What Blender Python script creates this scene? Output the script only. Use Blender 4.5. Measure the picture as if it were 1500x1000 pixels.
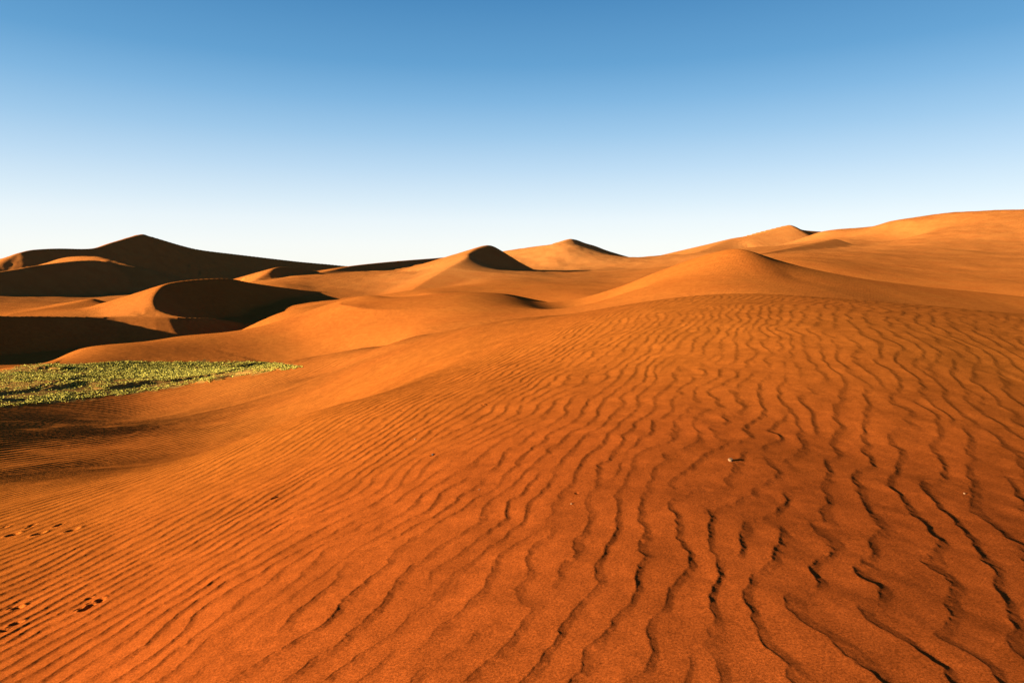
import bpy, math, random
import numpy as np
R = math.radians
rng = np.random.default_rng(7)
random.seed(7)

# ------------------------------------------------------------------ camera, sky, sun
for o in list(bpy.data.objects):
    bpy.data.objects.remove(o, do_unlink=True)
S = bpy.context.scene
C = S.collection
EYE = 1.6
PITCH = math.atan(0.1)
cam_d = bpy.data.cameras.new('camera')
cam = bpy.data.objects.new('camera', cam_d)
C.objects.link(cam)
cam.location = (0, 0, EYE)
cam.rotation_euler = (math.pi / 2 - PITCH, 0, 0)
cam_d.lens = 24
cam_d.sensor_width = 36
cam_d.clip_start = 0.05
cam_d.clip_end = 12000
S.camera = cam

SUN_EL = 11.5          # degrees above the horizon
SUN_BACK = 26.0        # degrees behind the left-hand side
sx, sy = -math.cos(R(SUN_BACK)), -math.sin(R(SUN_BACK))     # horizontal direction towards the sun
W = bpy.data.worlds.new('World')
S.world = W
W.use_nodes = True
nt = W.node_tree
nt.nodes.clear()
wo = nt.nodes.new('ShaderNodeOutputWorld')
bg = nt.nodes.new('ShaderNodeBackground')
sky = nt.nodes.new('ShaderNodeTexSky')
sky.sky_type = 'NISHITA'
sky.sun_disc = False
sky.sun_elevation = R(SUN_EL)
sky.sun_rotation = math.atan2(sx, sy)     # clockwise from +Y
sky.altitude = 400
sky.air_density = 1.0
sky.dust_density = 0.6
sky.ozone_density = 2.0
geo = nt.nodes.new('ShaderNodeTexCoord')
sep = nt.nodes.new('ShaderNodeSeparateXYZ')
mr = nt.nodes.new('ShaderNodeMapRange')
ramp = nt.nodes.new('ShaderNodeValToRGB')
mul = nt.nodes.new('ShaderNodeMix'); mul.data_type = 'RGBA'; mul.blend_type = 'MULTIPLY'
mul.inputs[0].default_value = 1.0
nt.links.new(geo.outputs['Generated'], sep.inputs[0])
nt.links.new(sep.outputs['Z'], mr.inputs['Value'])
mr.inputs['From Min'].default_value = 0.0
mr.inputs['From Max'].default_value = 1.0
nt.links.new(mr.outputs[0], ramp.inputs['Fac'])
# clear evening sky: white at the horizon, deepening steadily to the zenith
SKY_STOPS = [(0.0, (.95, .95, .88)), (.04, (.90, .93, .92)), (.075, (.80, .88, .93)), (.10, (.68, .81, .91)), (.145, (.49, .68, .86)), (.19, (.325, .555, .79)),
             (.235, (.20, .44, .71)), (.28, (.112, .335, .61)), (.356, (.058, .235, .49)), (.5, (.027, .145, .39)), (.7, (.012, .09, .28)), (1.0, (.007, .065, .22))]
el = ramp.color_ramp.elements
el[0].position, el[0].color = SKY_STOPS[0][0], (*SKY_STOPS[0][1], 1)
el[1].position, el[1].color = SKY_STOPS[-1][0], (*SKY_STOPS[-1][1], 1)
for p_, c_ in SKY_STOPS[1:-1]:
    e_ = el.new(p_); e_.color = (*c_, 1)
EXPOSURE = 2.6
gain = nt.nodes.new('ShaderNodeVectorMath'); gain.operation = 'SCALE'
gain.inputs['Scale'].default_value = 10.0 / 2 ** EXPOSURE
nt.links.new(ramp.outputs[0], gain.inputs[0])
mul.blend_type = 'MIX'
mul.inputs[0].default_value = 0.97
nt.links.new(sky.outputs[0], mul.inputs[6])
nt.links.new(gain.outputs[0], mul.inputs[7])
nt.links.new(mul.outputs[2], bg.inputs['Color'])
nt.links.new(bg.outputs[0], wo.inputs[0])
bg.inputs['Strength'].default_value = 0.1

sun_d = bpy.data.lights.new('sun', 'SUN')
sun_d.energy = 5.0
sun_d.angle = R(0.5)
sun_d.color = (1.0, 0.80, 0.56)
sun = bpy.data.objects.new('sun', sun_d)
C.objects.link(sun)
sun.location = (sx * 40, sy * 40, 12)
from mathutils import Vector
ce = math.cos(R(SUN_EL))
sun.rotation_euler = Vector((sx * ce, sy * ce, math.sin(R(SUN_EL)))).to_track_quat('Z', 'Y').to_euler()

vs = S.view_settings
S.display_settings.display_device = 'sRGB'
vs.view_transform = 'Standard'
vs.look = 'None'
vs.gamma = 1.0
vs.exposure = EXPOSURE
vs.use_curve_mapping = False

# ------------------------------------------------------------------ numeric helpers
def P(px, py, y):
    """world point at forward distance y whose picture position is px, py (photo pixels)"""
    cx = (px - 750) / 1000.0; cy = (500 - py) / 1000.0
    cp, sp = math.cos(PITCH), math.sin(PITCH)
    t = y / (cp + cy * sp)
    return (cx * t, y, EYE + t * (cy * cp - sp))

def project(x, y, z):
    cp, sp = math.cos(PITCH), math.sin(PITCH)
    dz = z - EYE
    f = y * cp - dz * sp
    u = y * sp + dz * cp
    return 750 + 1000 * x / f, 500 - 1000 * u / f

def noise_tile(n, beta, seed, kmin=1, kmax=1e9):
    r = np.random.default_rng(seed)
    k = np.hypot(*np.meshgrid(np.fft.fftfreq(n) * n, np.fft.fftfreq(n) * n, indexing='ij'))
    a = np.zeros_like(k)
    m = (k >= kmin) & (k <= kmax)
    a[m] = k[m] ** (-beta)
    f = np.fft.fft2(r.standard_normal((n, n))) * a
    t = np.fft.ifft2(f).real
    return ((t - t.mean()) / t.std()).astype(np.float32)

def samp(tile, u, v):
    """bilinear periodic lookup, u and v in tile cells"""
    n, m = tile.shape
    fu = np.floor(u); fv = np.floor(v)
    a = (u - fu).astype(np.float32); b = (v - fv).astype(np.float32)
    i = fu.astype(np.int64) % n; j = fv.astype(np.int64) % m
    i1 = (i + 1) % n; j1 = (j + 1) % m
    return (tile[i, j] * (1 - a) * (1 - b) + tile[i1, j] * a * (1 - b)
            + tile[i, j1] * (1 - a) * b + tile[i1, j1] * a * b)

def sstep(a, b, x):
    t = np.clip((x - a) / (b - a), 0, 1)
    return t * t * (3 - 2 * t)

NT = noise_tile(512, 1.6, 11, 2)         # smooth fractal noise
NF = noise_tile(512, 1.0, 12, 4)

def polar(x, y):
    return np.arctan2(x, y), np.log(np.hypot(x, y) + 1.2)

# ------------------------------------------------------------------ the broad ground: control points
pts = []
def w(x, y, z): pts.append((x, y, z))
def p(px, py, y): pts.append(P(px, py, y))
def q(px, y, z): pts.append(((px - 750) / 1000.0 * y * 0.995, y, z))
# around the camera and the left slope
w(0, 0.01, -.02); w(0, 1.5, 0); w(2, 2, -.02); w(-1.5, 2, -.28); w(0, 3.5, 0); w(3, 3.5, .0); w(-1.6, 3.5, -.27)
w(-3.2, 4.3, -.68); w(-4.65, 6.2, -.90); w(-2.2, 7, -.38); w(-6.8, 9.5, -1.35); w(-3.5, 11, -.8)
w(1, 6, .15); w(3, 6, .12); w(5, 6, -.02); w(7, 8, .12); w(1, 9, .3); w(5, 9.5, .7); w(0, 13, .2); w(5, 12.5, 1.0); w(9, 12, .72)
w(-1.5, 15, -.3); w(-4, 18, -1.2)
p(0, 690, 12.4); p(120, 662, 15); p(250, 635, 17); p(420, 602, 17.5); p(420, 640, 11.6); p(500, 560, 19.5); p(565, 560, 15.5); p(480, 545, 29)
# the ridge line where the near dune drops out of sight
p(1500, 462, 16); p(1300, 445, 16); p(1100, 430, 16); p(1000, 437, 17.5); p(890, 455, 19.5); p(750, 468, 22)
p(690, 479, 25); p(620, 491, 30); p(550, 510, 36); p(480, 528, 41.5); p(1750, 490, 17)
q(1500, 25, -.9); q(1300, 24, -.7); q(1100, 24, -.4); q(1000, 26, -.6); q(890, 30, -1.5); q(750, 32, -2.2); q(620, 41, -4.0); q(550, 44.5, -4.5)
q(1500, 36, -2.4); q(1300, 35, -2.2); q(1100, 35, -1.8); q(950, 40, -2.2)
# the dim hollow and the flat with the green plants
p(0, 652, 16); p(0, 615, 22.8); p(-150, 606, 23.2); p(0, 592, 27.8); p(-150, 628, 18.5); p(-150, 590, 29); p(100, 620, 23); p(200, 608, 27.4); p(200, 580, 32.3)
p(320, 590, 26.6); p(400, 565, 28); p(0, 565, 33.5); p(150, 560, 35); p(430, 540, 44); p(0, 547, 37.6); p(200, 531, 44); p(320, 545, 40); p(370, 531, 48)
# the low rippled dune in the middle distance
p(0, 541, 39); p(110, 513, 48); p(250, 496, 58); p(370, 482, 65); p(440, 462, 71); p(500, 442, 71); p(545, 432, 69); p(582, 437, 69)
p(640, 431, 69); p(680, 428.5, 70); p(740, 432, 73); p(790, 442, 74); p(850, 450.5, 70); p(890, 456, 64)
p(300, 515, 50); p(450, 500, 55); p(450, 522, 50); p(600, 470, 54); p(600, 494, 47); p(700, 462, 52); p(800, 456, 54); p(540, 450, 62); p(700, 445, 60)
q(545, 86, -3.4); q(620, 88, -3.6); q(680, 88, -3.4); q(800, 92, -4.2); q(110, 57, -6.9); q(250, 68, -7.0); q(0, 47, -6.6); q(-100, 50, -6.4); q(370, 76, -6.0); q(330, 80, -7.6)
q(0, 66, -7.5); q(120, 78, -7.3)
# the dune with the rounded summit on the right
p(1100, 424, 50); p(1095, 400, 58); p(1085, 364.5, 64); p(1000, 425, 52); p(1000, 400, 61); p(1000, 385, 67); p(1040, 371.5, 66); p(950, 403, 72)
p(900, 422, 77); p(868, 433, 80); p(900, 438, 62); p(1112, 372, 66); p(1150, 385, 69); p(1200, 397.5, 72); p(1300, 413, 78); p(1400, 425, 84); p(1500, 437, 90); p(1640, 452, 98)
p(1200, 420, 56); p(1300, 432, 60); p(1400, 441, 64); p(1500, 450, 68); p(1160, 405, 60)
q(1085, 82, 0.2); q(1085, 110, -3); q(1200, 95, -1.6); q(1300, 98, -2.6); q(1500, 108, -3.2); q(950, 96, -3); q(850, 100, -3.2); q(1000, 88, -.8)
# sunlit slopes further off, left to right
p(400, 462, 90); q(500, 122, -3.5); q(545, 122, -3.7); q(600, 118, -3.6); q(440, 122, -4.4); p(420, 450, 95); p(420, 470, 80); p(500, 437, 105); p(480, 446, 94); p(545, 435, 98)
q(300, 106, -8.2); q(290, 92, -8); q(335, 112, -8.4); q(380, 125, -5.2); q(200, 125, -5)
p(50, 446, 150); p(50, 435, 190); p(150, 450, 130); p(0, 456, 120); p(200, 455, 110); q(180, 230, -5.6); q(-250, 160, -1.5); q(-200, 90, -5.5)
q(60, 330, -7); q(100, 600, -6); q(300, 320, -6); q(400, 520, -5); q(250, 180, -5.2); p(400, 408.5, 197); p(430, 404, 204); p(453, 404.5, 214); p(420, 418, 172)
q(480, 150, -4.5); q(560, 160, -4.3); p(450, 420, 176); p(550, 402, 240); p(600, 400, 232); p(592, 428, 145); p(650, 412, 180); p(640, 395, 255)
p(720, 398, 205); p(690, 393, 200); p(760, 399, 228); p(785, 398, 262); p(680, 430, 125); p(720, 412, 165); p(620, 431, 120); p(800, 402, 220); p(800, 432, 120); p(860, 432, 110)
p(850, 386, 275); p(900, 380, 322); p(852, 364, 314); p(888, 373, 348); p(830, 358, 306); p(820, 373, 288); p(780, 388, 280); p(900, 396, 250); p(900, 415, 170); p(960, 392, 250)
p(925, 377.5, 345); p(960, 374.5, 335); p(1008, 373, 322); p(1060, 372, 250)
q(600, 620, 3); q(850, 620, 6); q(700, 420, 4); q(1050, 620, 12); q(1000, 450, 6)
p(1200, 337.5, 345); p(1275, 332, 325); p(1298, 325.5, 305); p(1320, 322, 302); p(1400, 311, 296); p(1500, 304, 290); p(1620, 300, 285); p(1850, 310, 280)
p(1500, 425, 118); p(1500, 400, 150); p(1500, 350, 222); p(1350, 405, 140); p(1350, 378, 188); p(1420, 350, 228); p(1325, 348, 286); p(1270, 356, 270); p(1290, 376, 190); p(1350, 340, 266); p(1235, 385, 160); p(1235, 366, 235); p(1235, 350, 285)
p(1160, 384, 150); p(1190, 369, 225); p(1120, 380, 190); p(1100, 362, 300); p(1180, 352, 340)
q(1250, 460, 12); q(1500, 450, 20); q(1700, 420, 18); q(1300, 700, 10); q(600, 1500, -5); q(1100, 1500, -5); q(200, 1500, -8); q(1600, 1500, -5)
q(600, 6000, -15); q(0, 6000, -15); q(1500, 6000, -15)
pts = np.array(pts, float)

cu, cv = polar(pts[:, 0], pts[:, 1])
VS = 0.8
def kern(d2):
    return 0.5 * d2 * np.log(d2 + 1e-9)
n = len(pts)
D2 = (cu[:, None] - cu[None]) ** 2 + (VS * (cv[:, None] - cv[None])) ** 2
A = np.zeros((n + 3, n + 3))
A[:n, :n] = kern(D2) + np.eye(n) * 2e-4
A[:n, n] = 1; A[:n, n + 1] = cu; A[:n, n + 2] = cv * VS
A[n:, :n] = A[:n, n:].T
sol = np.linalg.solve(A, np.r_[pts[:, 2], 0, 0, 0])

def base_height(x, y):
    az, lr = polar(x, y)
    a0 = np.clip(az, -0.78, 0.78)
    over = np.abs(az) - 0.78
    u = a0.ravel(); v = lr.ravel()
    out = np.empty(u.size)
    CH = 40000
    for s in range(0, u.size, CH):
        uu = u[s:s + CH, None]; vv = v[s:s + CH, None]
        d2 = (uu - cu[None]) ** 2 + (VS * (vv - cv[None])) ** 2
        out[s:s + CH] = kern(d2) @ sol[:n] + sol[n] + sol[n + 1] * uu[:, 0] + sol[n + 2] * vv[:, 0] * VS
    out = out.reshape(x.shape)
    m = sstep(0.3, 2.1, over)
    r = np.hypot(x, y)
    back = -0.08 * np.minimum(r, 60) * sstep(1, 20, r)
    return out * (1 - m) + back * m

# ------------------------------------------------------------------ sharp dune crests
# crest points (px, py, forward distance), slope to the sunward left, slope to the lee right, softness of the foot
def crest(*a): return [P(*t) for t in a]
RIDGES = []
def ridge(name, label, line, tl, tr, k, reach=1e9, nz=0.0):
    RIDGES.append(dict(name=name, label=label, c=np.array(line, float), tl=math.tan(R(tl)), tr=np.tan(np.radians(np.atleast_1d(tr).astype(float))), k=k, nz=nz, reach=reach))
ridge('dune_black_hill', 'tallest dark dune with a pointed summit on the left skyline', crest((30, 370, 335), (48, 366, 345), (85, 364, 365), (135, 364, 390), (165, 355, 415), (195, 346, 440), (208, 343, 450),
      (226, 348, 460), (270, 361, 500), (300, 367, 530), (350, 373, 590), (400, 379, 650), (440, 383.5, 710), (480, 387, 770), (512, 390, 820), (560, 392, 900)), 24, 31, 1.5, nz=.5)
ridge('dune_left_black', 'black shaded dune in front of the tallest dark one', crest((-260, 440, 150), (-120, 415, 185), (0, 398, 220), (40, 391, 232), (75, 386, 245), (110, 382, 256), (140, 381.5, 266), (160, 385, 276),
      (182, 392, 285), (207, 404, 294), (234, 419, 305)), 18, 30, 1.0, nz=.25)
ridge('dune_left_cap', 'thin sunlit top of the black dune on the left', crest((70, 385, 285), (100, 376.5, 282), (140, 375.5, 280), (157, 379.5, 278)), 16, 22, .2)
ridge('dune_small_pale', 'small pale dune beyond the black hollow on the left', crest((20, 459, 104), (80, 449.5, 116), (115, 442.5, 125), (135, 437.5, 130), (139, 440.5, 134)), 9, [4, 4, 5, 20, 20], .3)
ridge('dune_hollow_wall', 'long black slip face above the hollow at the left edge', [(-150, 20, 1.5), (-105, 42, 1.5), (-84, 54, 1.8), (-70, 66, -.6)] + crest((-20, 461, 79), (60, 463, 86), (150, 464, 93), (260, 464.7, 98),  # first points are out of view, added and raised to shade the hollow
      (320, 467, 106), (352, 472.5, 112), (384, 480.5, 117)), 4, 31, .3)
ridge('dune_curled', 'dune with a curled black slip face left of the centre', crest((264, 464.5, 101), (236, 456, 102), (223, 444, 104), (228, 428, 111), (245, 415.5, 119), (285, 409.5, 127), (333, 408, 136), (370, 414.5, 145),
      (430, 423, 158), (500, 430.5, 173), (545, 432.5, 182), (592, 437, 192)), 17, 31, .5, nz=.15)
ridge('dune_horn', 'small black crescent on the sunlit dune left of the centre', crest((364, 415, 196), (380, 406, 200), (395, 397, 205), (403, 392.5, 212), (415, 391, 222), (440, 393, 238), (460, 397, 250)), 16, 31, .4)
ridge('dune_long_crest', 'long smooth sunlit dune crest left of the peaked dune', crest((452, 401, 232), (475, 398, 240), (512, 390, 262), (560, 384.5, 300), (600, 381, 330), (640, 378, 365), (690, 374, 410), (740, 376, 450)), 8, 26, 1.5)
ridge('dune_peaked', 'peaked dune with a black slip face near the middle', crest((596, 431, 150), (625, 412, 168), (655, 394, 186), (682, 378, 203), (686, 371, 212), (700, 363, 222), (718, 359.5, 231), (737, 371, 242),
      (760, 384, 254), (788, 398.5, 268)), 15, [3, 3, 4, 22, 31, 31, 31, 31, 31, 31], .5)
ridge('dune_middle_peak', 'pale peaked dune with a thin dark strip right of the middle', crest((755, 384, 292), (790, 368, 300), (828, 352, 310), (840, 350.5, 317), (856, 356, 330), (870, 360, 342), (890, 367.5, 358), (924, 377.5, 385)), 14, 31, .5)
ridge('dune_pale_far', 'far pale dune with a tiny dark tip on the skyline', crest((960, 386, 330), (1010, 373, 350), (1040, 362, 365), (1070, 350, 380), (1100, 345, 385), (1130, 338, 392), (1152, 331.5, 397), (1158, 330, 400),
      (1176, 337, 414), (1215, 340, 440)), 10, [24, 24, 24, 24, 24, 24, 28, 31, 31, 31], .8)
ridge('dune_brown_fold', 'brown shaded fold between the pale dune and the big right dune', crest((1108, 373, 205), (1160, 362.5, 238), (1222, 350, 275)), 12, 22, .6)

ridge('dune_low_crest', 'thin dark lee edge on the low dune in the middle', crest((610, 436.5, 66), (650, 430.8, 69), (685, 428.3, 71.5), (740, 430.3, 76), (790, 440, 81), (830, 447.5, 84)), 4, [6, 8, 14, 18, 18, 14], .35, reach=7)

def densify(c, n=6):
    """smooth the crest line (Catmull-Rom)"""
    q_ = np.vstack([2 * c[0] - c[1], c, 2 * c[-1] - c[-2]])
    out = []
    for i in range(1, len(q_) - 2):
        p0, p1, p2, p3 = q_[i - 1], q_[i], q_[i + 1], q_[i + 2]
        for t in np.linspace(0, 1, n, endpoint=False):
            out.append(.5 * ((2 * p1) + (-p0 + p2) * t + (2 * p0 - 5 * p1 + 4 * p2 - p3) * t * t + (-p0 + 3 * p1 - 3 * p2 + p3) * t ** 3))
    out.append(c[-1])
    return np.array(out)

def ridge_height(rd, x, y, full=False):
    c = rd.get('d')
    if c is None:
        c = rd['d'] = densify(rd['c'])
    best = np.full(x.shape, 1e18); h = np.zeros(x.shape); sg = np.zeros(x.shape)
    nseg = len(c) - 1
    trv = np.interp(np.linspace(0, 1, len(c)), np.linspace(0, 1, len(rd['tr'])), rd['tr']); TR = np.zeros(x.shape)
    for i in range(len(c) - 1):
        ax, ay, az_ = c[i]; bx, by, bz = c[i + 1]
        dx, dy = bx - ax, by - ay
        L2 = dx * dx + dy * dy + 1e-9
        t = np.clip(((x - ax) * dx + (y - ay) * dy) / L2, 0, 1)
        ex = x - ax - t * dx; ey = y - ay - t * dy
        d = ex * ex + ey * ey
        m = d < best
        best = np.where(m, d, best)
        h = np.where(m, az_ + (bz - az_) * t, h)
        s = (dx * ey - dy * ex) / np.sqrt(L2)        # left positive
        sg = np.where(m, s, sg)
        TR = np.where(m, trv[i] + (trv[i + 1] - trv[i]) * t, TR)
    d = np.sqrt(best)
    left = sg / (d + 1e-6)
    er = .0034 * np.hypot(x, y)
    d = np.sqrt(best + er * er) - er
    wgt = sstep(-0.25, 0.25, left) if True else 0
    wgt = np.where(d < 1e-6, .5, wgt)
    sl = rd['tl'] * wgt + TR * (1 - wgt)
    if rd['nz']:
        nn = samp(NT, x * 2.2 + 40, y * 2.2 + 17)
        h = h - np.abs(nn) * rd['nz'] * (1 - np.exp(-d / 6.0))
    h = h - .35 * np.maximum(0, d - rd['reach'])
    if full: return h - sl * d, sg, d
    return h - sl * d

def heights_full(x, y):
    """smooth ground with the dune crests; also says which dune each spot belongs to"""
    r = np.hypot(x, y)
    h = base_height(x, y)
    # gentle swells far away
    h = h + samp(NT, x * .55, y * .55) * 0.0027 * np.clip(r - 60, 0, 250) + samp(NT, x * 2.1 + 99, y * 2.1) * .02 * sstep(40, 120, r)
    idx = np.full(x.shape, -1, np.int16)
    for i, rd in enumerate(RIDGES):
        c = rd['c']
        mx = 60.0 if rd['reach'] < 50 else max(30.0, (c[:, 2].max() + 12) / min(rd['tl'], float(rd['tr'].min())) * 1.1)
        m = (x > c[:, 0].min() - mx) & (x < c[:, 0].max() + mx) & (y > c[:, 1].min() - mx) & (y < c[:, 1].max() + mx)
        if not m.any(): continue
        a = h[m]
        b = ridge_height(rd, x[m], y[m])
        k = rd['k']
        e = np.clip(.5 + .5 * (b - a) / k, 0, 1)
        hm = a + (b - a) * e + k * e * (1 - e)
        ii = idx[m]
        ii[b > a] = i
        idx[m] = ii
        h[m] = hm
    # the hollow below the long slip face is scooped out, down to its own floor
    rd = RIDGES[4]
    m = (x > -70) & (x < -18) & (y > 55) & (y < 112)
    if m.any():
        b, sg, d = ridge_height(rd, x[m], y[m], True)
        cap = np.maximum(b, -8.3 + .9 * sstep(88, 76, y[m])) + np.maximum(0, d - 9) * .5 + 40 * sstep(-.05, .3, sg)
        a = h[m]; k = .25
        e = np.clip(.5 + .5 * (a - cap) / k, 0, 1)
        ii = idx[m]; ii[(cap < a)] = 4; idx[m] = ii
        h[m] = a + (cap - a) * e - k * e * (1 - e)
    return h, idx

# ------------------------------------------------------------------ wind ripples
def ripple_tile(seed, n, cells, su, sv):
    """complex narrow-band field: its phase is a ripple train with natural forks and endings"""
    r = np.random.default_rng(seed)
    f = np.fft.fftfreq(n) * n / cells          # cycles per wavelength unit
    ku, kv = np.meshgrid(f, f, indexing='ij')
    a = np.exp(-((ku - 1) / su) ** 2 / 2 - (kv / sv) ** 2 / 2)
    z = np.fft.ifft2((r.standard_normal((n, n)) + 1j * r.standard_normal((n, n))) * a)
    return (z / np.sqrt((np.abs(z) ** 2).mean())).astype(np.complex64)
CELLS, RN = 72, 1152
ZA = ripple_tile(3, RN, CELLS, .115, .13)        # wandering, often forked
ZB = ripple_tile(5, RN, CELLS, .075, .062)      # long and straight
TH = R(27)
ct, st = math.cos(TH), math.sin(TH)
sg_ = np.linspace(-80, 80, 4001)
lam = .155 + .012 * sstep(-7, -1, sg_) + .08 * sstep(-2.2, 2.0, sg_) + .27 * (1 - sstep(-20, -9, sg_))
Ucum = np.concatenate([[0], np.cumsum(.5 * (1 / lam[1:] + 1 / lam[:-1]) * np.diff(sg_))])

def ripples(x, y):
    r = np.hypot(x, y)
    s = x * ct - y * st
    t = x * st + y * ct
    s = s + .20 * samp(NT, x * 9, y * 9) * sstep(-12, 0, s) + .045 * samp(NT, x * 34, y * 34) * (.35 + .65 * sstep(-7, 0, s))
    s = s + .0045 * samp(NF, x * 55, y * 55) * (1 - sstep(7, 12, r))
    U = np.interp(s, sg_, Ucum)
    L = np.interp(s, sg_, lam)
    V = t / .24
    cc = RN / CELLS
    za = samp(ZA, U * cc, V * cc)
    zb = samp(ZB, U * cc, V * cc * .8)
    wa = sstep(-8.5, -1.0, s + 1.2 * samp(NT, x * 12 + 70, y * 12))
    z = za * wa + zb * (1 - wa)
    am = np.abs(z) / np.sqrt(wa ** 2 + (1 - wa) ** 2)
    ph = (np.angle(z) / (2 * np.pi) - .10 * (am - 1)) % 1.0
    c0 = .76                      # crest; then a short steep lee and a gentle run-out into the trough
    c1 = .80
    rise = ph / c0
    prof = np.where(ph < c0, rise ** 1.35 * (1 - .06 * rise ** 8),
                    np.where(ph < c1, 1 - .06 - .32 * (ph - c0) / (c1 - c0), .62 * (1 - (ph - c1) / (1 - c1)) ** 1.25))
    amp = np.clip(am, 0, 1.0) ** .45
    fade = sstep(1.9, 3.1, L / (np.where(r < 26, .0024, .0036) * r)) * (1 - sstep(38, 50, r))
    patch = np.clip(1 + .07 * samp(NT, x * 18 + 200, y * 18), .4, 1.5)
    return (prof - .4) * amp * L * (RIP + .034 * (1 - wa) - .009 * sstep(-.5, 1.5, s)) * fade * patch, 1 - fade

RIP = 0.047

# ------------------------------------------------------------------ ledges among the plants, footprints
LEDGES = [[(-40, 583), (0, 578), (38, 573), (68, 566), (100, 556), (121, 551)],
          [(60, 572.5), (95, 566), (118, 558)],
          [(140, 571), (165, 569), (205, 563), (245, 560), (285, 554), (330, 546), (352, 541)],
          [(285, 561), (315, 557), (345, 549), (392, 541), (420, 538)],
          [(340, 538), (372, 533), (392, 529.5)],
          [(50, 541), (72, 540)], [(84, 542), (100, 539.5)], [(-10, 588), (20, 585)]]

# ------------------------------------------------------------------ the polar grid of ground points
def radial(a, b, g):
    m = int(math.ceil(math.log(b / a) / g))
    return list(a * np.exp(np.linspace(0, math.log(b / a), m, endpoint=False)))
QS = 1.0
rr = [0.0] + radial(.12, 1.2, .05) + radial(1.2, 2.4, .01) + radial(2.4, 26, .0024 / QS) + radial(26, 50, .0036 / QS) + radial(50, 130, .0065 / QS) + radial(130, 330, .0078 / QS) + radial(330, 480, .0040 / QS) + radial(480, 1000, .009) + radial(1000, 8000, .06) + [8000.0]
rr = np.array(rr)
in_ = np.linspace(-R(39.5), R(39.5), int(860 * QS))
side = np.radians(np.concatenate([np.linspace(39.5, 60, 26)[1:], np.linspace(60, 180, 26)[1:]]))
aa = np.concatenate([-side[::-1][1:], in_, side])     # -180 left out: wraps onto +180
NA, NR = len(aa), len(rr)
AZ, RR = np.meshgrid(aa, rr, indexing='xy')           # rows = radius
X = RR * np.sin(AZ); Y = RR * np.cos(AZ)
Z, IDX = heights_full(X, Y)
Z[0, :] = Z[0, :].mean()

def ground0(px, py, lo=1.5, hi=400):
    """forward distance at which the pixel's sight line meets the ground (by the height grid)"""
    cx = (px - 750) / 1000.0; cy = (500 - py) / 1000.0
    cp, sp = math.cos(PITCH), math.sin(PITCH)
    dx, dy, dz = cx, cp + cy * sp, cy * cp - sp
    az = math.atan2(dx, dy)
    j = np.interp(az, aa, np.arange(NA)); j0 = int(j); b = j - j0
    prof = Z[:, j0] * (1 - b) + Z[:, j0 + 1] * b
    hor = math.hypot(dx, dy)
    ray = EYE + dz / hor * rr
    m = np.where((ray < prof) & (rr > lo))[0]
    if len(m) == 0: return None
    i = m[0]
    f0 = ray[i - 1] - prof[i - 1]; f1 = ray[i] - prof[i]
    r = rr[i - 1] + (rr[i] - rr[i - 1]) * f0 / (f0 - f1)
    return (r * math.sin(az), r * math.cos(az), EYE + dz / hor * r)

# ledges
near = (RR > 20) & (RR < 75) & (np.abs(AZ) < 1.0)
xs, ys = X[near], Y[near]
dz_l = np.zeros(xs.shape)
ledge_world = []
for L_ in LEDGES:
    wp = [ground0(a, b) for a, b in L_]
    wp = [q_ for q_ in wp if q_]
    ledge_world.append(wp)
    if len(wp) < 2: continue
    c = densify(np.array(wp), 4)
    best = np.full(xs.shape, 1e9); sgn = np.zeros(xs.shape); tt = np.zeros(xs.shape)
    for i in range(len(c) - 1):
        ax, ay = c[i][:2]; bx, by = c[i + 1][:2]
        ex, ey = bx - ax, by - ay
        L2 = ex * ex + ey * ey + 1e-9
        t = np.clip(((xs - ax) * ex + (ys - ay) * ey) / L2, 0, 1)
        gx = xs - ax - t * ex; gy = ys - ay - t * ey
        d = np.hypot(gx, gy)
        m = d < best
        best = np.where(m, d, best); sgn = np.where(m, (ex * gy - ey * gx) / np.sqrt(L2), sgn); tt = np.where(m, (i + t) / (len(c) - 1), tt)
    side_ = sgn + .2 * samp(NT, xs * 30, ys * 30)
    env = np.clip(np.minimum(tt, 1 - tt) * 5, 0, 1) ** .5
    hh = .17 * env * (.8 + .3 * samp(NT, xs * 14 + 5, ys * 14))
    f = np.where(side_ > 0, np.exp(-best / 2.0), np.exp(-(best / .16) ** 2))
    dz_l = np.maximum(dz_l, hh * f)
Z[near] += dz_l
PXg, PYg = project(X, Y, Z)
def in_poly(poly, px, py):
    ins = np.zeros(px.shape, bool)
    m = len(poly)
    for i in range(m):
        x0, y0 = poly[i]; x1, y1 = poly[(i + 1) % m]
        c = ((y0 > py) != (y1 > py)) & (px < (x1 - x0) * (py - y0) / (y1 - y0 + 1e-12) + x0)
        ins ^= c
    return ins
PATCH = [(-300, 560), (-60, 552), (0, 543), (20, 539), (60, 533), (110, 532), (180, 529), (260, 530), (390, 529), (445, 537), (380, 546), (300, 560), (200, 576), (100, 588), (0, 596), (-300, 625)]
GREEN = [[(62, 534), (110, 534), (180, 529), (255, 530), (330, 531), (392, 531), (350, 540), (318, 547), (280, 553), (240, 559), (200, 564), (150, 569), (110, 567), (88, 565), (112, 553), (130, 547), (90, 545), (70, 540)],
         [(-80, 553), (0, 547), (30, 544), (92, 544), (112, 549), (98, 555), (60, 559), (-80, 563)],
         [(392, 531), (430, 536), (445, 537), (400, 543), (372, 545), (370, 538)],
         [(-80, 604), (30, 590), (50, 580), (90, 575), (150, 574), (240, 565), (280, 562), (300, 559), (240, 569), (150, 581), (60, 590)],
         [(280, 556), (300, 553), (322, 552), (340, 551), (300, 560)]]
reg = (RR > 20) & (RR < 70) & (np.abs(AZ) < 1.1)
silt = np.zeros(X.shape, np.float32)
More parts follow.
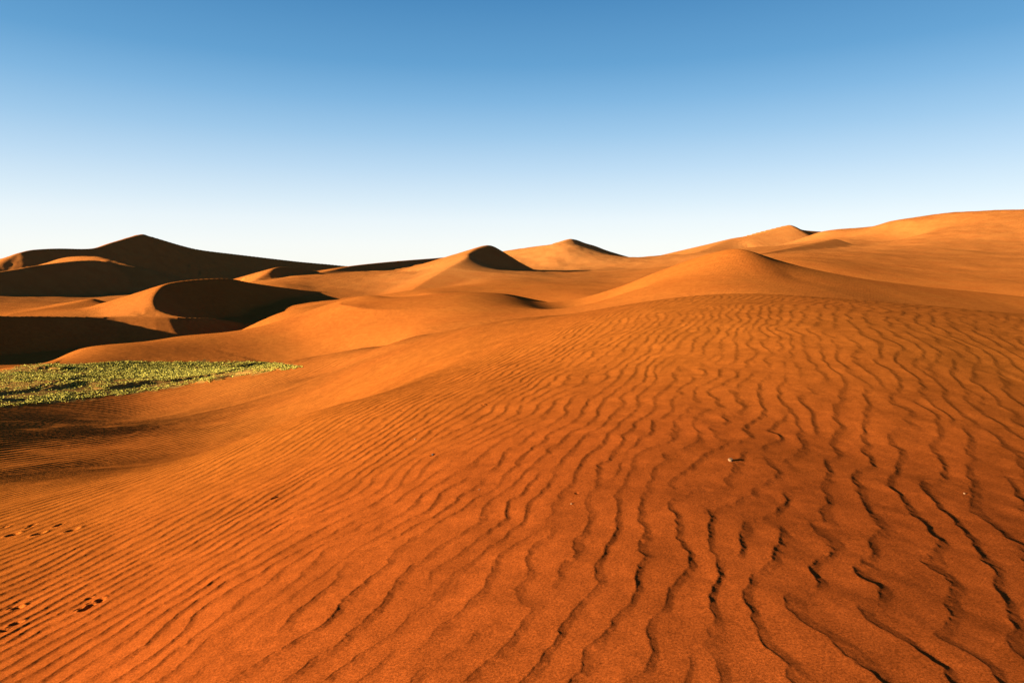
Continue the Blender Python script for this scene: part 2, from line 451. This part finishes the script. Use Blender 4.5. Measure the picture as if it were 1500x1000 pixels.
silt[reg] = in_poly(PATCH, PXg[reg] + 5 * samp(NF, X[reg] * 12, Y[reg] * 12), PYg[reg] + 1.2 * samp(NF, X[reg] * 15 + 30, Y[reg] * 15)) * 1.0

# ripples
nr = RR < 54
rip = np.zeros(X.shape)
rz, unres = ripples(X[nr], Y[nr])
fade_out = np.ones(X.shape); fade_out[nr] = unres
rip[nr] = rz * (1 - .85 * silt[nr])
Z += rip
# sag and hump on a metre scale so the near sand is not a perfect sheet
Z += .007 * samp(NT, X * 14 + 11, Y * 14 + 5) * sstep(.5, 3, RR) * (RR < 60)

# footprints pressed into the sand (photo positions, length, depth)
PRINTS = [(117, 891, 3.4, .030), (125, 891.5, 4, .030), (133, 887, 3.2, .022), (147, 877.5, 3.4, .028), (149, 880, 3.0, .020), (131, 875.5, 2.6, .016), (132, 882, 2.6, .014),
          (17.5, 889.5, 2.8, .022), (25.5, 889, 3.8, .028), (24, 912, 4, .030), (3, 922, 2.6, .022), (9.5, 922.5, 3, .022),
          (6, 772.5, 2.6, .04), (12, 769.5, 2.6, .04), (19, 782.5, 4.2, .05), (43, 772, 2.6, .035), (48, 769, 2.6, .035), (57, 781.5, 4.2, .05), (85, 769.5, 2.8, .035), (90, 766.5, 2.6, .03), (106, 775.5, 4.6, .05),
          (404, 729, 3, .03), (448, 697, 2, .02), (455, 694, 1.6, .02), (408, 727, 2, .025), (845, 722, 2, .014), (634, 666.5, 2.2, .02), (590, 601, 1.8, .03), (713, 592, 1.8, .03), (708, 593, 1.6, .03)]
for (a, b, wpx, dep) in PRINTS:
    g = ground0(a, b)
    if not g: continue
    d = math.hypot(g[0], g[1])
    half = wpx / 1000.0 * d * 1.0
    m = (np.abs(X - g[0]) < .6) & (np.abs(Y - g[1]) < .6)
    ex = X[m] - g[0]; ey = Y[m] - g[1]
    al = ex * .8 + ey * .6; ac = -ex * .6 + ey * .8
    q2 = (al / (half * 1.35)) ** 2 + (ac / (half * 1.0)) ** 2
    Z[m] += -dep * np.exp(-q2 ** 1.6) + dep * .13 * np.exp(-((np.sqrt(q2) - 1.6) / .45) ** 2)

# ------------------------------------------------------------------ whose ground is it
def along(lst):
    a = np.array([[math.atan((px - 750) / 1000.0), y / math.cos(math.atan((px - 750) / 1000.0))] for px, y in lst])
    return np.interp(np.clip(AZ, a[0, 0], a[-1, 0]), a[:, 0], a[:, 1])
r_fore = along([(-200, 13), (0, 15.5), (120, 18), (250, 21), (420, 30), (480, 41), (550, 43), (620, 40), (750, 34), (890, 32), (1100, 33), (1500, 36)])
r_mid = along([(-200, 37), (0, 38), (60, 40), (200, 45), (390, 52.5), (440, 46), (480, 43.5), (550, 43.01), (620, 40.01), (750, 34.01), (890, 32.01), (1500, 36.01)])
r_far = along([(-200, 49), (0, 46), (110, 56), (250, 67), (370, 78), (500, 84), (650, 88), (870, 92), (1085, 105), (1300, 104), (1500, 112)])
cls = np.zeros(X.shape, np.int16)
cls[RR >= r_fore] = 1
cls[RR >= r_mid] = 2
cls[(RR >= r_mid) & (AZ > math.atan(.125)) ] = 3
cls[RR >= r_far] = 4
cls = np.where((IDX >= 0) & (RR > 45), IDX + 5, cls)
NAMES = {0: ('foreground_dune', 'broad rippled orange sand slope filling the foreground'),
         1: ('valley_floor', 'dim brown hollow with pale silt flat at the left'),
         2: ('low_dune', 'low smooth rippled dune beyond the green flat'),
         3: ('rounded_dune', 'rounded orange dune behind the foreground on the right'),
         4: ('distant_sand', 'far sunlit sand slopes up to the skyline')}

# ------------------------------------------------------------------ normals
def grid_normals():
    Px = np.stack([X, Y, Z], -1)
    da = np.roll(Px, -1, 1) - np.roll(Px, 1, 1)
    dr = np.empty_like(Px)
    dr[1:-1] = Px[2:] - Px[:-2]; dr[0] = Px[1] - Px[0]; dr[-1] = Px[-1] - Px[-2]
    nn = np.cross(da, dr)
    L = np.linalg.norm(nn, axis=-1, keepdims=True)
    nn = nn / np.maximum(L, 1e-12)
    nn[0] = (0, 0, 1)
    nn[nn[..., 2] < 0] *= -1
    return nn
NRM = grid_normals()

# ------------------------------------------------------------------ sand colour
def new_mat(name):
    m = bpy.data.materials.new(name); m.use_nodes = True
    m.node_tree.nodes.clear()
    return m, m.node_tree
def sand_material():
    m, t = new_mat('sand')
    N = t.nodes.new; Lk = t.links.new
    out = N('ShaderNodeOutputMaterial')
    bs = N('ShaderNodeBsdfPrincipled')
    bs.inputs['Roughness'].default_value = .9
    bs.inputs['Specular IOR Level'].default_value = .0
    Lk(bs.outputs[0], out.inputs[0])
    pos = N('ShaderNodeNewGeometry')
    def noise(sc, det=2, rough=.6):
        q_ = N('ShaderNodeTexNoise'); q_.inputs['Scale'].default_value = sc; q_.inputs['Detail'].default_value = det; q_.inputs['Roughness'].default_value = rough
        Lk(pos.outputs['Position'], q_.inputs['Vector']); return q_
    def mixc(fac, a, b, mode='MIX'):
        q_ = N('ShaderNodeMix'); q_.data_type = 'RGBA'; q_.blend_type = mode
        for i, v in ((0, fac), (6, a), (7, b)):
            if isinstance(v, (int, float)): q_.inputs[i].default_value = v
            elif isinstance(v, tuple): q_.inputs[i].default_value = (*v, 1)
            else: Lk(v, q_.inputs[i])
        return q_.outputs[2]
    def mapr(v, a, b, c, d):
        q_ = N('ShaderNodeMapRange'); q_.inputs[1].default_value = a; q_.inputs[2].default_value = b; q_.inputs[3].default_value = c; q_.inputs[4].default_value = d
        Lk(v, q_.inputs[0]); return q_.outputs[0]
    at = N('ShaderNodeAttribute'); at.attribute_name = 'pale'
    si = N('ShaderNodeAttribute'); si.attribute_name = 'silt'
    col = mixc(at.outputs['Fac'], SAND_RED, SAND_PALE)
    pt = noise(.18, 2)
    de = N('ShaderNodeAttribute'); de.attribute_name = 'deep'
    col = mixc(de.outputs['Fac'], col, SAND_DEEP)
    col = mixc(mapr(pt.outputs[0], .3, .7, 0, .3), col, SAND_DEEP)
    col = mixc(si.outputs['Fac'], col, (.17, .09, .021))
    # grains of different colour, seen at every distance
    g = None
    for sc, amp in ((420, .5), (95, .30), (18, .06), (6.0, .10), (2.1, .09)):
        nz = noise(sc, 1, .5)
        v = mapr(nz.outputs[0], .3, .7, 1 - amp, 1 + amp)
        if g is None: g = v
        else:
            mm = N('ShaderNodeMath'); mm.operation = 'MULTIPLY'; Lk(g, mm.inputs[0]); Lk(v, mm.inputs[1]); g = mm.outputs[0]
    hs = N('ShaderNodeVectorMath'); hs.operation = 'SCALE'; Lk(col, hs.inputs[0]); Lk(g, hs.inputs['Scale'])
    Lk(hs.outputs[0], bs.inputs['Base Color'])
    # fine relief: small ripples on the dunes too far off for modelled ones, and grain
    fr = N('ShaderNodeAttribute'); fr.attribute_name = 'fine'
    mp = N('ShaderNodeMapping'); mp.inputs['Rotation'].default_value = (0, 0, TH); Lk(pos.outputs['Position'], mp.inputs[0])
    wv = N('ShaderNodeTexWave'); wv.wave_profile = 'SAW'; wv.inputs['Scale'].default_value = 1.3; wv.inputs['Distortion'].default_value = 3.0
    wv.inputs['Detail'].default_value = 2; wv.inputs['Detail Scale'].default_value = .6
    Lk(mp.outputs[0], wv.inputs[0])
    b1 = N('ShaderNodeBump'); b1.inputs['Distance'].default_value = .03
    Lk(wv.outputs['Fac'], b1.inputs['Height']); Lk(fr.outputs['Fac'], b1.inputs['Strength'])
    b2 = N('ShaderNodeBump'); b2.inputs['Distance'].default_value = .0015; b2.inputs['Strength'].default_value = .6
    Lk(noise(300, 2).outputs[0], b2.inputs['Height']); Lk(b1.outputs[0], b2.inputs['Normal'])
    Lk(b2.outputs[0], bs.inputs['Normal'])
    return m
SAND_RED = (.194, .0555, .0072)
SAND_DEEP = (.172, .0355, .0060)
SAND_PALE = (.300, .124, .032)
SAND = sand_material()

def blob(cx_, cy_, rad): return np.exp(-((X - cx_) ** 2 + (Y - cy_) ** 2) / rad ** 2)
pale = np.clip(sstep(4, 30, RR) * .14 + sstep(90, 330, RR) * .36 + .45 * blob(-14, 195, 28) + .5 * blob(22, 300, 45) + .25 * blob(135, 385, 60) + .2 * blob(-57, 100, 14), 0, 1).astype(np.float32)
deep = (.85 * (1 - sstep(2.0, 11.0, RR + 1.2 * samp(NT, X * 5, Y * 5)))).astype(np.float32)  # vignette painted into the sand colour: darker and redder around the camera
fine = (fade_out * sstep(8, 14, RR) * (1 - sstep(110, 260, RR)) * (1 - silt)).astype(np.float32)

# ------------------------------------------------------------------ cut the ground into its dunes
def face_corners():
    i = np.arange(NR - 1)[:, None]; j = np.arange(NA)[None]
    j1 = (j + 1) % NA
    a = i * NA + j; b = i * NA + j1; c = (i + 1) * NA + j1; d = (i + 1) * NA + j
    return np.stack([a + 0 * b, b + 0 * a, c + 0 * a, d + 0 * b], -1)      # wound so that normals point up
F = face_corners().reshape(-1, 4)
fc = cls[:-1, :].reshape(-1)
V3 = np.stack([X, Y, Z], -1).reshape(-1, 3)
N3 = NRM.reshape(-1, 3)
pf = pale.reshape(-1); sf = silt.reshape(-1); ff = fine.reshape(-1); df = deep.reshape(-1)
def build_ground(name, label, faces):
    uq, inv = np.unique(faces.ravel(), return_inverse=True)
    me = bpy.data.meshes.new(name)
    nf = len(faces)
    me.vertices.add(len(uq)); me.vertices.foreach_set('co', V3[uq].astype(np.float32).ravel())
    me.loops.add(nf * 4); me.loops.foreach_set('vertex_index', inv.astype(np.int32).ravel())
    me.polygons.add(nf); me.polygons.foreach_set('loop_start', np.arange(nf, dtype=np.int32) * 4)
    me.update(calc_edges=True)
    me.polygons.foreach_set('use_smooth', np.ones(nf, bool))
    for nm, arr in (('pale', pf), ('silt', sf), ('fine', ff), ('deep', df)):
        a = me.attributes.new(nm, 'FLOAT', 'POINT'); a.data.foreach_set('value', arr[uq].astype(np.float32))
    me.normals_split_custom_set_from_vertices(N3[uq])
    me.materials.append(SAND)
    o = bpy.data.objects.new(name, me); C.objects.link(o)
    o['kind'] = 'structure'; o['label'] = label
    return o
for k in np.unique(fc):
    fs = F[fc == k]
    if k < 5: nm, lb = NAMES[int(k)]
    else: nm, lb = 'sand_dune', RIDGES[int(k) - 5]['label']
    build_ground(nm, lb, fs)

# ------------------------------------------------------------------ green plants on the flat
def simple_mat(name, c, rough=.7, vary=None, scale=3.0):
    m, t = new_mat(name)
    N = t.nodes.new; Lk = t.links.new
    out = N('ShaderNodeOutputMaterial'); bs = N('ShaderNodeBsdfPrincipled')
    bs.inputs['Roughness'].default_value = rough; bs.inputs['Specular IOR Level'].default_value = .2
    Lk(bs.outputs[0], out.inputs[0])
    nz = N('ShaderNodeTexNoise'); nz.inputs['Scale'].default_value = scale; nz.inputs['Detail'].default_value = 4
    pos = N('ShaderNodeNewGeometry'); Lk(pos.outputs['Position'], nz.inputs['Vector'])
    rp = N('ShaderNodeValToRGB'); rp.color_ramp.elements[0].position = .35; rp.color_ramp.elements[1].position = .65
    rp.color_ramp.elements[0].color = (*c, 1); rp.color_ramp.elements[1].color = (*(vary or c), 1)
    Lk(nz.outputs[0], rp.inputs[0]); Lk(rp.outputs[0], bs.inputs['Base Color'])
    return m
GREENM = simple_mat('plant_green', (.22, .20, .026), .85, (.31, .265, .038), 1.3)
def grid_z(x, y):
    r = np.hypot(x, y); az = np.arctan2(x, y)
    i = np.interp(r, rr, np.arange(NR)); j = np.interp(az, aa, np.arange(NA))
    i0 = i.astype(int); j0 = j.astype(int); a = i - i0; b = j - j0
    return Z[i0, j0] * (1 - a) * (1 - b) + Z[i0 + 1, j0] * a * (1 - b) + Z[i0, j0 + 1] * (1 - a) * b + Z[i0 + 1, j0 + 1] * a * b
NTRY = 200000
tx = rng.uniform(-46, -6, NTRY); ty = rng.uniform(20, 60, NTRY)
tz = grid_z(tx, ty)
tpx, tpy = project(tx, ty, tz)
jx = tpx + 5 * samp(NF, tx * 30, ty * 30); jy = tpy + .8 * samp(NF, tx * 30 + 77, ty * 30)
dens = np.zeros(NTRY)
for g_ in GREEN: dens = np.maximum(dens, in_poly(g_, jx, jy) * 1.0)
sparse = in_poly(PATCH, jx, jy) * .12
clump = .72 + .28 * samp(NF, tx * 8 + 12, ty * 8 + 50)
keep = rng.uniform(0, 1, NTRY) < np.maximum(dens * clump, sparse)
tx, ty, tz = tx[keep], ty[keep], tz[keep]
NTUFT = len(tx)
print('tufts', NTUFT)
BL = 6
verts = np.zeros((NTUFT, BL, 4, 3), np.float32)
hgt = rng.uniform(.035, .085, NTUFT) * (1 + .5 * (rng.uniform(0, 1, NTUFT) > .9))
for b in range(BL):
    ang = rng.uniform(0, 2 * np.pi, NTUFT); lean = rng.uniform(.5, 1.4, NTUFT)
    hh = hgt * rng.uniform(.6, 1.1, NTUFT)
    wd = hh * .34
    dx, dy = np.cos(ang), np.sin(ang)
    ox = dx * .03; oy = dy * .03
    verts[:, b, 0] = np.stack([tx + ox - dy * wd * .4, ty + oy + dx * wd * .4, tz - .01], -1)
    verts[:, b, 1] = np.stack([tx + ox + dx * lean * hh * .5 + dy * wd, ty + oy + dy * lean * hh * .5 - dx * wd, tz + hh * .6], -1)
    verts[:, b, 2] = np.stack([tx + dx * (.03 + lean * hh), ty + dy * (.03 + lean * hh), tz + hh * (1.05 - .35 * lean)], -1)
    verts[:, b, 3] = np.stack([tx + ox + dx * lean * hh * .5 - dy * wd, ty + oy + dy * lean * hh * .5 + dx * wd, tz + hh * .6], -1)
me = bpy.data.meshes.new('ground_plants')
nq = NTUFT * BL
me.vertices.add(nq * 4); me.vertices.foreach_set('co', verts.ravel())
me.loops.add(nq * 4); me.loops.foreach_set('vertex_index', np.arange(nq * 4, dtype=np.int32))
me.polygons.add(nq); me.polygons.foreach_set('loop_start', np.arange(nq, dtype=np.int32) * 4)
me.update(calc_edges=True)
me.materials.append(GREENM)
o = bpy.data.objects.new('ground_plants', me); C.objects.link(o)
o['label'] = 'low green plants carpeting the pale flat at the left'; o['category'] = 'ground cover'; o['kind'] = 'stuff'

# ------------------------------------------------------------------ pebbles
import bmesh
PEB_L = simple_mat('pale_stone', (.17, .10, .045), .7, (.10, .05, .02), 40)
PEB_D = simple_mat('dark_stone', (.02, .009, .006), .7, (.03, .014, .008), 40)
PEBBLES = [(1070, 675, .021, PEB_L, 'largest pale stone, in a scoop of sand on the right foreground'),
           (1412.5, 723, .007, PEB_L, 'tiny pale stone nearest the right edge of the foreground'),
           (837, 738, .007, PEB_L, 'tiny pale stone on a ripple just right of the centre'),
           (702, 717, .006, PEB_L, 'tiny pale stone left of the one near the centre'),
           (608, 643.5, .009, PEB_L, 'tiny pale stone on the fine ripples beside a dark one'),
           (634, 666, .013, PEB_D, 'small dark stone on the ripples left of centre')]
for i, (a, b, rad, mt, lb) in enumerate(PEBBLES):
    g = ground0(a, b)
    if not g: continue
    bm = bmesh.new()
    bmesh.ops.create_icosphere(bm, subdivisions=3, radius=rad)
    rn = random.Random(i + 3)
    ax = [Vector((rn.gauss(0, 1), rn.gauss(0, 1), rn.gauss(0, 1))).normalized() for _ in range(9)]
    for v in bm.verts:
        d = v.co.normalized(); s = 1.0
        for q_ in ax:                          # flat facets, like a broken stone
            t = d.dot(q_)
            if t > .72: s = min(s, .72 / t)
        v.co = d * rad * s * (1 + .04 * math.sin(9 * d.x + 5 * d.y)); v.co.x *= 1.15; v.co.z *= .8
    me = bpy.data.meshes.new('pebble'); bm.to_mesh(me); bm.free(); me.materials.append(mt)
    o = bpy.data.objects.new('pebble', me); C.objects.link(o)
    o.location = (g[0], g[1], g[2] + rad * .35); o.rotation_euler = (rn.uniform(-.3, .3), rn.uniform(-.3, .3), rn.uniform(0, 6))
    o['label'] = lb; o['category'] = 'stone'; o['group'] = 'small stones lying on the rippled sand'
print('grid', NR, NA, 'tris', 2 * len(F))
